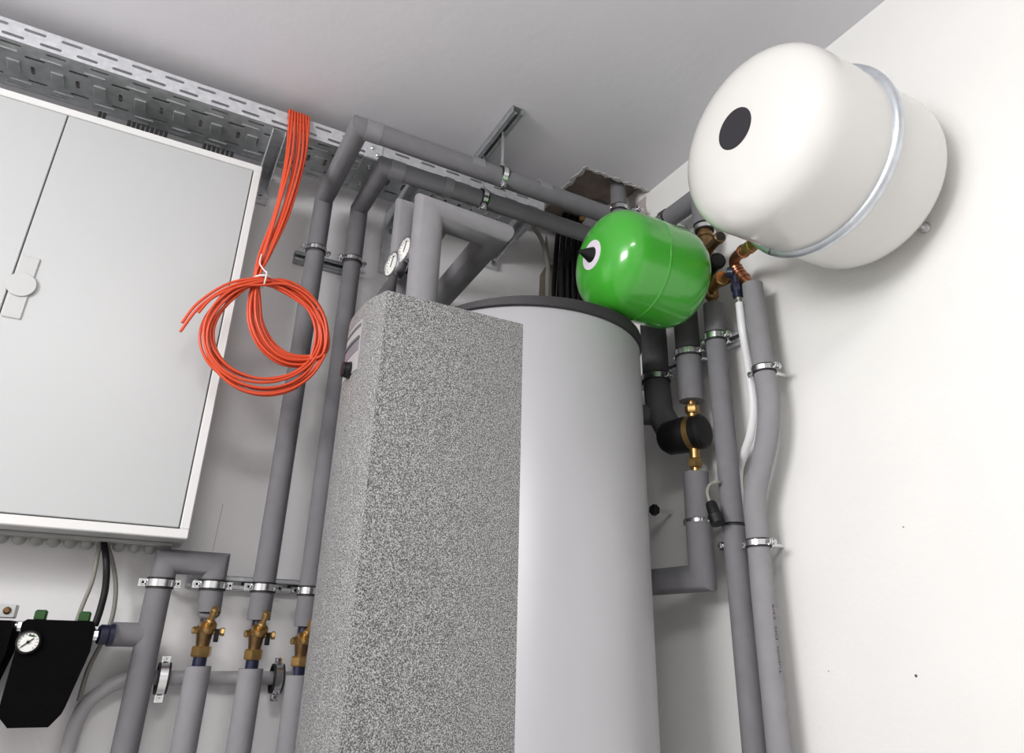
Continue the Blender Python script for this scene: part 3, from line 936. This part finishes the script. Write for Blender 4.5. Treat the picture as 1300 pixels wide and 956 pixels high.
for px, py, Y, lab in ((517, 318, 1.395, 'round chrome thermometer, upper of the pair, stuck on the thick pipe'), (500.5, 337, 1.43, 'round chrome thermometer, lower of the pair, above the dark handle')):
    c = onY(px, py, Y)
    ax = Vector((-0.975, -0.20, 0.03)).normalized()
    t = thing('thermometer', lab, 'thermometer', 'thermometers on the tank pipes')
    obj('case', G().lathe([(-0.020, 0), (-0.020, 0.030), (-0.016, 0.0325), (0.006, 0.0335), (0.010, 0.0325), (0.010, 0.0285), (0.005, 0.0275), (0.005, 0)], c, ax, 36), 'zinc', t)
    dl = obj('dial', G().lathe([(0.0045, 0), (0.0045, 0.0278), (0.0065, 0.0278), (0.0065, 0)], c, ax, 36), 'gaugef', t)
    u, v, w = basis(ax)
    obj('pointer', G().obox(c+w*0.0075+v*0.008, v+u*0.4, w, u, 0.014, 0.0005, 0.0011), 'ink', dl, 0)
    tks = G()
    for i in range(15):
        a = math.radians(-50+i*20)
        d = u*math.cos(a)+v*math.sin(a)
        tks.obox(c+w*0.0068+d*0.0225, d, w, d.cross(w), 0.0028, 0.0003, 0.0006)
    obj('tick_mark', tks, 'ink', dl, 0)['kind'] = 'stuff'
    obj('stem', G().cyl(c-ax*0.011, c-ax*0.040, 0.008, 14), 'black', t)
hd = thing('valve_handle', 'dark wedge shaped valve handle beside the lower thermometer', 'handle')
a, b = onY(501, 349, 1.43), onY(486, 388, 1.43)
ddir = (b-a).normalized()
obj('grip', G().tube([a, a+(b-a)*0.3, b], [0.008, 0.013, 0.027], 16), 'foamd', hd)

# ================================================================== GREEN EXPANSION VESSEL
GXs = 0.915
GY, GZ, GR = 1.242*GXs, 0.8832*GXs, 0.1345*GXs
gv = thing('expansion_vessel', 'small glossy green expansion vessel lying above the tank', 'vessel')
xf, xb = 0.787, 1.075


def vessel_prof(x0, x1, r, dome0, dome1, sh=0.5, n=10):
    pr = []
    for i in range(n+1):
        a = math.pi/2*i/n
        pr.append((x0+dome0*(1-math.cos(a)**0.8 if i < n else 1), r*math.sin(a)**(sh)))
    for i in range(n+1):
        a = math.pi/2*(1-i/n)
        pr.append((x1-dome1*(1-math.cos(a)**0.8 if i > 0 else 1), r*math.sin(a)**(sh)))
    return pr


def superdome(x0, x1, r, d0, d1, e=2.6, n=16):
    pr = []
    for i in range(n+1):
        a = math.pi/2*i/n
        pr.append((x0+d0*(1-math.cos(a)**(2/e)), r*math.sin(a)**(2/e)))
    for i in range(n+1):
        a = math.pi/2*(n-i)/n
        pr.append((x1-d1*(1-math.cos(a)**(2/e)), r*math.sin(a)**(2/e)))
    return pr


pr = superdome(xf, xb, GR, 0.078, 0.085, 2.5)
obj('shell', G().lathe(pr, (0, GY, GZ), (1, 0, 0), 72), 'green', gv, 60)
obj('seam', G().lathe([(GXs-0.004, GR-0.001), (GXs-0.0025, GR+0.0012), (GXs+0.0025, GR+0.0012), (GXs+0.004, GR-0.001), (GXs-0.004, GR-0.001)], (0, GY, GZ), (1, 0, 0), 72), 'green', gv, 60)
# dished sticker ring and black cone cap


def rad_x(pr, r):
    for (x0, r0_), (x1, r1_) in zip(pr[:-1], pr[1:]):
        if r0_ <= r <= r1_:
            return x0+(x1-x0)*(r-r0_)/max(r1_-r0_, 1e-9)
    return pr[0][0]


obj('sticker_ring', G().lathe([(rad_x(pr, r)-0.0009, r) for r in (0.012, 0.018, 0.024, 0.030, 0.035)]+[(rad_x(pr, r)+0.0005, r) for r in (0.035, 0.012)]+[(rad_x(pr, 0.012)-0.0009, 0.012)], (0, GY, GZ), (1, 0, 0), 48), 'label_w', gv)
obj('cap', G().lathe([(xf+0.003, 0), (xf+0.003, 0.0185), (xf-0.001, 0.0185), (xf-0.004, 0.017), (xf-0.024, 0.0075), (xf-0.032, 0.0045), (xf-0.033, 0)], (0, GY, GZ), (1, 0, 0), 32), 'black', gv)
obj('nipple', G().cyl((xb-0.008, GY, GZ), (xb+0.03, GY, GZ), 0.011, 16).hexn((xb+0.004, GY, GZ), (xb+0.016, GY, GZ), 0.017), 'brass', gv)

# ================================================================== WHITE EXPANSION VESSEL
XR = 1.0
WY, WZ, WR = 0.7068*XR, 0.8569*XR, 0.1845*XR-0.0085
wv = thing('expansion_vessel', 'large glossy white expansion vessel strapped to the white wall', 'vessel')
wxf, wxb = 0.806, 1.192
pr = superdome(wxf, wxb, WR, 0.085, 0.085, 3.0)
obj('shell', G().lathe(pr, (0, WY, WZ), (1, 0, 0), 96), 'white', wv, 60)
obj('sticker', G().lathe([(rad_x(pr, 0.0001)-0.0009, 0)]+[(rad_x(pr, r)-0.0009, r) for r in (0.010, 0.020, 0.030, 0.039)]+[(rad_x(pr, 0.039)+0.0008, 0.039)], (0, WY, WZ), (1, 0, 0), 40), 'label_b', wv)
sp = [(XR+0.0105*math.cos(t), WR+0.001+0.0105*math.sin(t)) for t in [math.pi*(-0.15+1.3*i/10) for i in range(11)]]
bd = obj('strap', G().lathe(sp+[sp[0]], (0, WY, WZ), (1, 0, 0), 96), 'zinc2', wv, 60)
ja = onX(981, 322, XR)
jd = (Vector((XR, ja.y, ja.z))-Vector((XR, WY, WZ))).normalized()
obj('strap_joint', G().obox(Vector((XR, WY, WZ))+jd*(WR+0.0045), (1, 0, 0), jd, jd.cross(Vector((1, 0, 0))), 0.0105, 0.0065, 0.0012), 'gap', bd, 0)
bk = G()
bo = onX(1167, 286, W-0.02)
for s in (-1, 1):
    bk.cbox(wxb-0.12, W, WY+s*0.10-0.012, WY+s*0.10+0.012, WZ-0.14, WZ-0.135, 0.0008)
obj('wall_arm', G().cbox(wxb-0.02, W-0.001, WY-0.03, WY+0.03, WZ-0.06, WZ+0.06, 0.002), 'galv', wv)
obj('wall_bolt', G().lathe([(0, 0.011), (0.003, 0.011), (0.003, 0.0085), (0.011, 0.008), (0.011, 0.004), (0.016, 0.004), (0.016, 0)], (W-0.001, bo.y, bo.z), (-1, 0, 0), 12), 'zinc', wv)

# ================================================================== PIPES ON THE RIGHT WALL
PX = 1.13


def xpath(pts, X=PX):
    return [onX(p[0], p[1], p[2] if len(p) > 2 else X) for p in pts]


Y3 = 1.1235
p3 = pipe('slim grey insulated pipe on the white wall directly below the green vessel fittings', [
    ([(PX, Y3, 0.765), (PX, Y3+0.002, 0.679)], 0.0235, 'foam'),
    ([(PX, Y3+0.002, 0.676), (PX, Y3+0.004, onX(933, 664, PX).z)], 0.0235, 'foam'),
    ([(PX, Y3+0.004, onX(933, 668, PX).z), (PX, 1.135, FL)], 0.0235, 'foam')], group='pipes on the white wall')
obj('rubber_ring', G().lathe([(0, 0.0225), (0, 0.0245), (0.004, 0.0245), (0.004, 0.0225), (0, 0.0225)], (PX, Y3+0.004, onX(933, 668, PX).z), (0, 0, 1), 24), 'rubber', p3)
R4 = 0.0225
path4 = spline(xpath([(955, 361), (962, 415), (970, 470), (976, 515), (973, 560), (962, 610), (958, 640), (963, 690), (968, 750), (980, 866)]), 6)
path4.append(Vector((PX, path4[-1].y+0.01, FL)))
p4 = pipe('bent grey insulated pipe on the white wall below the copper elbow, beside the white hose', [
    (path4, R4, 'foaml')], group='pipes on the white wall')
P4 = lambda zz: min(path4, key=lambda q: abs(q.z-zz))
Y2, X2 = 1.213, 1.122
z2 = lambda px, py: onX(px, py, X2).z
p2 = pipe('dark insulated pipe above the black round pump', [
    ([(X2, Y2, 0.86), (X2, Y2, z2(875, 447))], 0.030, 'foamd'),
    ([(X2, Y2, z2(875, 451)), (X2, Y2+0.002, z2(879, 509))], 0.030, 'foam')], group='pipes on the white wall')
zA, zB = z2(884, 600), z2(888, 660)
p2b = pipe('short insulated pipe with mitred elbow below the black round pump', [
    ([(X2, Y2+0.008, zA), (X2, Y2+0.010, zB+0.002)], 0.029, 'foam'),
    ([(X2, Y2+0.010, zB-0.006), (X2, Y2+0.012, z2(900, 733)), (X2-0.04, TY+0.06, z2(900, 733)-0.004)], 0.029, 'foam'),
    ], group='pipes on the white wall')
Y1, X1 = 1.335, 1.118
p1 = pipe('dark insulated pipe wedged between the storage tank and the white wall', [
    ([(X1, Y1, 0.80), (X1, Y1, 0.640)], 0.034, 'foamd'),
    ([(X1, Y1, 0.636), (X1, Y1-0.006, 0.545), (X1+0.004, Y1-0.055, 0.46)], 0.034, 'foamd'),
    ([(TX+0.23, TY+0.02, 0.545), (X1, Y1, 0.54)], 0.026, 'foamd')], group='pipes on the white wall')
clamp((X1, Y1, 0.638), (0, 0, 1), 0.034, (W-0.02, Y1, 0.66), (0.2, -1, 0), 'clamp on the dark pipe wedged beside the storage tank', 'clamps on the white wall')
clamp((X2, Y2, z2(875, 449)), (0, 0, 1), 0.030, (W-0.02, Y2, z2(875, 449)), (0.2, -1, 0), 'clamp on the dark pipe above the black pump', 'clamps on the white wall')
clamp((PX, Y3+0.002, 0.678), (0, 0, 1), 0.0235, (W-0.02, Y3, 0.678), (0.2, -1, 0), 'clamp on the slim pipe below the green vessel fittings', 'clamps on the white wall')
q4 = P4(onX(970, 470, PX).z)
clamp(q4, (0, 0.05, 1), R4, (W-0.001, q4.y, q4.z), (0.1, -1, 0), 'clamp on the upper half of the bent pipe beside the white hose', 'clamps on the white wall', width=0.014)
q4 = P4(onX(963, 690, PX).z)
clamp(q4, (0, 0.03, 1), R4, (W-0.001, q4.y, q4.z), (0.1, -1, 0), 'clamp on the lower half of the bent pipe', 'clamps on the white wall', width=0.014)
clamp((X2, Y2+0.010, zB-0.002), (0, 0, 1), 0.0215, (W-0.001, Y2+0.01, zB-0.002), (0.2, -1, 0), 'clamp on the short pipe beside the black sensor plug', 'clamps on the white wall')
qs = onX(842, 649, W-0.03)
sc = thing('wall_stud', 'small dark stud sticking out of the wall beside the tank', 'bracket')
obj('stud', G().cyl((W-0.001, qs.y, qs.z), (W-0.06, qs.y, qs.z), 0.005, 10), 'zinc', sc)
obj('stud_nut', G().hexn((W-0.05, qs.y, qs.z), (W-0.066, qs.y, qs.z), 0.014), 'black', sc, 20)
q3 = onX(917, 693, W-0.03)
lc = thing('wall_clip', 'small bright metal clip on the wall left of the slim pipe', 'clip')
obj('clip_plate', G().cbox(W-0.03, W-0.001, q3.y-0.010, q3.y+0.012, q3.z-0.010, q3.z+0.010, 0.002), 'zinc', lc)
obj('clip_bolt', G().cyl((W-0.03, q3.y, q3.z), (W-0.04, q3.y, q3.z), 0.005, 10), 'zinc', lc)

# printed lettering running up the bent pipe
cu = bpy.data.curves.new('print', 'FONT')
cu.body = 'Tubolit  DG  22/9'
cu.size = 0.0085
to = bpy.data.objects.new('print_tmp', cu)
COL.objects.link(to)
dg_ = bpy.context.evaluated_depsgraph_get()
tm = bpy.data.meshes.new_from_object(to.evaluated_get(dg_))
bpy.data.objects.remove(to)
zz0 = onX(987, 860, PX).z+0.005
rr = R4+0.0006
for vtx in tm.vertices:
    s, t = vtx.co.x*2.0, vtx.co.y-0.003
    z = zz0+s
    # centre of the pipe at this height
    best = None
    for A_, B_ in zip(path4[:-1], path4[1:]):
        if min(A_.z, B_.z)-1e-6 <= z <= max(A_.z, B_.z)+1e-6:
            k = (z-A_.z)/(B_.z-A_.z) if abs(B_.z-A_.z) > 1e-9 else 0
            best = A_+(B_-A_)*k
    if best is None:
        best = path4[-2]
    # angle around the pipe: faces the camera, towards the wall side
    base = math.atan2(-1.0, 0.02)
    ang = base+t/rr*(-1)
    vtx.co = Vector((best.x+rr*math.cos(ang), best.y+rr*math.sin(ang), z))
tm.materials.clear()
tm.materials.append(M['ink'])
po = bpy.data.objects.new('printed_lettering', tm)
COL.objects.link(po)
po.parent = p4

# black round pump between the brass unions
pu = thing('circulation_pump', 'black round pump with a brass band between two brass unions', 'pump')
zt, zb_ = z2(879, 509), zA
pc = onX(877, 551, X2)
obj('union', G().hexn((X2, Y2+0.003, zt-0.010), (X2, Y2+0.003, zt-0.030), 0.017).cyl((X2, Y2+0.002, zt+0.01), (X2, Y2+0.003, zt-0.010), 0.010, 14).cyl((X2, Y2+0.003, zt-0.030), (X2, Y2+0.004, pc.z+0.03), 0.012, 14), 'brass', pu)
obj('union', G().hexn((X2, Y2+0.007, zb_+0.012), (X2, Y2+0.007, zb_+0.032), 0.017).cyl((X2, Y2+0.007, zb_-0.01), (X2, Y2+0.007, zb_+0.012), 0.010, 14).cyl((X2, Y2+0.006, zb_+0.032), (X2, Y2+0.005, pc.z-0.03), 0.012, 14), 'brass', pu)
pcv = Vector((X2, Y2+0.004, pc.z))
axp = Vector((-0.25, 0.95, 0.0)).normalized()
obj('motor_head', G().lathe([(0.008, 0), (0.008, 0.041), (0.02, 0.043), (0.07, 0.040), (0.085, 0.03), (0.085, 0)], pcv, axp, 32), 'black', pu)
obj('brass_band', G().lathe([(-0.006, 0), (-0.006, 0.041), (0.008, 0.041), (0.008, 0)], pcv, axp, 32), 'brass', pu)
obj('cover', G().lathe([(-0.006, 0.038), (-0.006, 0.040), (-0.024, 0.041), (-0.030, 0.034), (-0.030, 0)], pcv, axp, 32), 'black', pu)

# sensor plug with its cable
sp_ = thing('sensor_plug', 'black sensor plug on a looped grey lead beside the slim pipe', 'sensor')
SX = 1.076
a, b = onX(902, 638, SX), onX(912, 665, SX)
dr = (b-a).normalized()
obj('plug_body', G().tube([a, a+(b-a)*0.1, a+(b-a)*0.55, a+(b-a)*0.6, b], [0.010, 0.012, 0.013, 0.016, 0.0155], 14), 'black', sp_)
obj('lead', G().tube(spline(xpath([(902, 640, SX), (898, 626, SX), (901, 616, SX+0.01), (912, 612, SX+0.02), (922, 618, SX+0.07), (930, 640, SX+0.08)]), 7), 0.0038, 10), 'cgrey', sp_)

# pipe along the top of the right wall and the brass column under it
Zt = 1.085
yt = 1.128
p5 = pipe('grey insulated pipe running along the white wall into the corner, above the green vessel', [
    ([(PX, 1.50, Zt), (PX, yt, Zt), (PX, yt, 0.993)], 0.0265, 'foam')], group='pipes on the white wall')
clamp((PX, 1.262, Zt), (0, 1, 0), 0.0265, (W-0.001, 1.262, Zt), (0.35, 0, 1), 'clamp on the pipe along the wall above the green vessel', 'clamps on the white wall')
clamp((PX, yt, 0.982), (0, 0, 1), 0.0215, (W-0.001, yt, 0.978), (0.3, -1, 0), 'clamp on the brass column behind the green vessel', 'clamps on the white wall', width=0.014)
vc = thing('safety_valve', 'brass valve column with black caps beside the green vessel', 'valve')
obj('column', G().lathe([(0, 0.019), (0.02, 0.019), (0.022, 0.021), (0.030, 0.021), (0.032, 0.0175), (0.085, 0.0175), (0.09, 0.021), (0.11, 0.021), (0.115, 0.016), (0.20, 0.016), (0.205, 0.012), (0.222, 0.012)], (PX, yt, 0.985), (0, -0.02, -1), 24), 'bronze', vc)
for px, py, m1, rr_, L, nm in ((914, 301, 'black', 0.0135, 0.034, 'side_port'), (911, 331, 'black', 0.0185, 0.044, 'black_cap'), (916, 353, 'brass', 0.0155, 0.040, 'test_port')):
    e = onX(px, py, PX-0.028)
    s = Vector((PX, yt, e.z+0.006))
    d = (e-s).normalized()
    b_ = obj(nm, G().cyl(s, e-d*0.010, rr_*0.85, 18).lathe([(0, rr_), (0.003, rr_*1.08), (0.014, rr_*1.08), (0.016, rr_*0.95), (0.016, 0)], e-d*0.012, d, 20), 'bronze' if m1 == 'black' and rr_ < 0.015 else m1, vc)
    if m1 == 'black':
        obj('opening', G().lathe([(0.0, 0), (0.0, rr_*0.8), (0.0012, rr_*0.8), (0.0012, 0)], e+d*0.0042, d, 20), 'rubber', b_)
obj('tail_union', G().hexn((PX, yt-0.004, 0.800), (PX, yt-0.004, 0.785), 0.0175).cyl((PX, yt-0.004, 0.79), (PX, yt-0.004, 0.76), 0.0115, 14), 'brass', vc)

# ball valve and white hose
hb_ = thing('ball_valve', 'dark ball valve with navy handle on the end of the white hose', 'valve')
HXp = PX-0.012
a, b = onX(928, 345, HXp-0.01), onX(936, 374, HXp)
obj('navy_handle', G().cyl(onX(924, 346, HXp-0.012), onX(933, 346, HXp-0.004), 0.014, 18), 'navy', hb_)
obj('body', G().cyl(onX(934, 349, HXp), onX(937, 378, HXp), 0.0115, 18).hexn(onX(935, 360, HXp), onX(936, 370, HXp), 0.014), 'navy', hb_)
obj('link_pipe', G().cyl((PX, yt-0.01, 0.812), onX(934, 351, HXp), 0.010, 14), 'bronze', hb_)
obj('hose_tail', G().cyl(onX(937, 377, HXp), onX(939, 385, HXp), 0.0075, 14).cyl(onX(937.3, 379, HXp), onX(937.8, 381, HXp), 0.009, 14).cyl(onX(938.3, 383, HXp), onX(938.8, 385, HXp), 0.009, 14), 'zinc', hb_)
hp_ = spline(xpath([(939, 385, HXp), (943, 420, HXp), (951, 470, 1.14), (956, 515, 1.15), (953, 550, 1.155), (945, 575, 1.165), (938, 600, 1.18), (940, 640, 1.185), (950, 750, 1.185), (957, 860, 1.185)]), 8)
hp_.append(Vector((1.185, hp_[-1].y, FL)))
ho = obj('white_hose', G().tube(hp_, 0.0095, 14), 'hose')
tag(ho, 'white plastic hose curving behind the bent grey pipe', 'hose')

# copper elbow from the white vessel
ce = thing('copper_elbow', 'copper and brass elbow joining the white vessel to the bent pipe', 'pipe fitting')
A = onX(962, 307, 1.045)
B = onX(945, 318, 1.07)
C_ = onX(933, 329, 1.105)
E_ = onX(936, 344, PX-0.01)
F_ = onX(953, 362, PX)
obj('brass_nipple', G().cyl(A, B, 0.012, 16).hexn(A+(B-A)*0.35, A+(B-A)*0.62, 0.0165), 'brass', ce)
pth = spline([B, C_, E_, F_], 8)
obj('copper_bend', G().tube(pth, 0.0125, 18), 'copper', ce, 50)
rg = G()
for k in (1, 14, 16, 18, 20):
    d = (pth[k+1]-pth[k]).normalized()
    rg.lathe([(-0.003, 0.012), (-0.002, 0.0158), (0.002, 0.0158), (0.003, 0.012), (-0.003, 0.012)], pth[k], d, 18)
obj('bead', rg, 'copper', ce)['kind'] = 'stuff'

# ================================================================== CORNER: DARK CABLES, PIPES THROUGH THE CEILING
rz = H+0.05
dp = pipe('short grey pipe dropping through the broken corner of the ceiling', [([(1.035, 1.55, rz), (1.035, 1.55, 1.18)], 0.024, 'foam')])
e_ = onY(785, 250, 1.46)
dp.children[0].data.transform(Matrix.Translation((e_.x-1.035, -0.09, 0)))
clamp((e_.x, 1.46, onY(785, 266, 1.46).z), (0, 0, 1), 0.024, (W-0.001, 1.46, onY(785, 266, 1.46).z), (1, -0.3, 0), 'clamp on the short pipe under the broken ceiling corner', 'corner clamps')
e2 = onX(805, 268, 1.15)
clamp((1.15, e2.y, e2.z-0.012), (0, 0.3, 1), 0.017, (W-0.001, e2.y, e2.z-0.01), (0.1, -1, 0), 'empty dark clamp on the unpainted plaster in the corner', 'corner clamps')
cpz = pipe('thick grey pipe standing upright in the dark corner behind the green vessel', [([(1.142, 1.62, FL), (1.142, 1.62, rz)], 0.045, 'foam')])
for i in range(9):
    x = 1.066+0.0225*(i % 5)
    y = 1.722+0.040*(i//5)
    pts = [(x+0.01, y-0.02, rz-0.006), (x+0.006, y-0.004, 1.18), (x+0.004*(-1)**(i//5), y-0.004, 1.0), (x-0.006*(-1)**(i//5), y, 0.86), (x-0.010, y+0.004, 0.72), (x-0.010, y+0.004, 0.2), (x-0.004, y, FL)]
    o = obj('riser_cable', G().tube(spline(pts, 6), (0.0095, 0.0085, 0.0095, 0.0075)[i % 4], 10), 'black')
    tag(o, 'black cable in the dark bundle hanging in the corner', 'cable', 'riser cables in the corner')
pts = [onY(px, py, yy) for px, py, yy in ((672, 283, 1.66), (684, 298, 1.69), (692, 318, 1.705), (696, 345, 1.71), (695, 375, 1.71))]
pts += [Vector((pts[-1].x, 1.71, 0.2)), Vector((pts[-1].x, 1.71, FL))]
o = obj('riser_cable', G().tube(spline(pts, 6), 0.0075, 10), 'cgrey')
tag(o, 'grey cable curving out of the tray end beside the dark bundle', 'cable')
fb = thing('cable_gland', 'small brass fitting in the gap between the overhead pipes', 'fitting')
q = onY(739, 276, 1.62)
obj('gland_nut', G().hexn(q, q+Vector((0.02, 0.012, 0)), 0.012), 'brass', fb, 20)
obj('gland_tail', G().cyl(q+Vector((0.02, 0.012, 0)), q+Vector((0.09, 0.04, 0.0)), 0.009, 12), 'black', fb)
# rough plaster at the end of the back wall
rp = G()
NB = 18
edge = []
for i in range(NB):
    z = 1.19-0.9*i/(NB-1)
    edge.append((1.055-0.055*math.sin(min(i, 8)/8*math.pi/2)+random.uniform(-0.01, 0.01), z))
vs = [(x, D-0.004, z) for x, z in edge]+[(W, D-0.004, z) for x, z in edge]
vs += [(p[0], D+0.01, p[2]) for p in vs]
fs = [(i, i+1, NB+i+1, NB+i) for i in range(NB-1)]+[(2*NB+i, 2*NB+i+1, i+1, i) for i in range(NB-1)]
struct('rough_plaster', G().add(vs, fs), 'raw', wb)

# ================================================================== FINAL PLACING: origins at each thing's base
bpy.context.view_layer.update()


def tree(o):
    out = [o]
    for c in o.children:
        out += tree(c)
    return out


for r in ROOTS:
    ms = [o for o in tree(r) if o.type == 'MESH']
    pts = [v.co+o.location for o in ms for v in o.data.vertices]
    if not pts:
        continue
    lo = Vector((min(p.x for p in pts), min(p.y for p in pts), min(p.z for p in pts)))
    hi = Vector((max(p.x for p in pts), max(p.y for p in pts), max(p.z for p in pts)))
    base = Vector(((lo.x+hi.x)/2, (lo.y+hi.y)/2, lo.z))
    done = set()
    for o in ms:
        if o.data.name not in done:
            done.add(o.data.name)
            o.data.transform(Matrix.Translation(-base))
    r.location = base+Vector((0, 0, CZ))
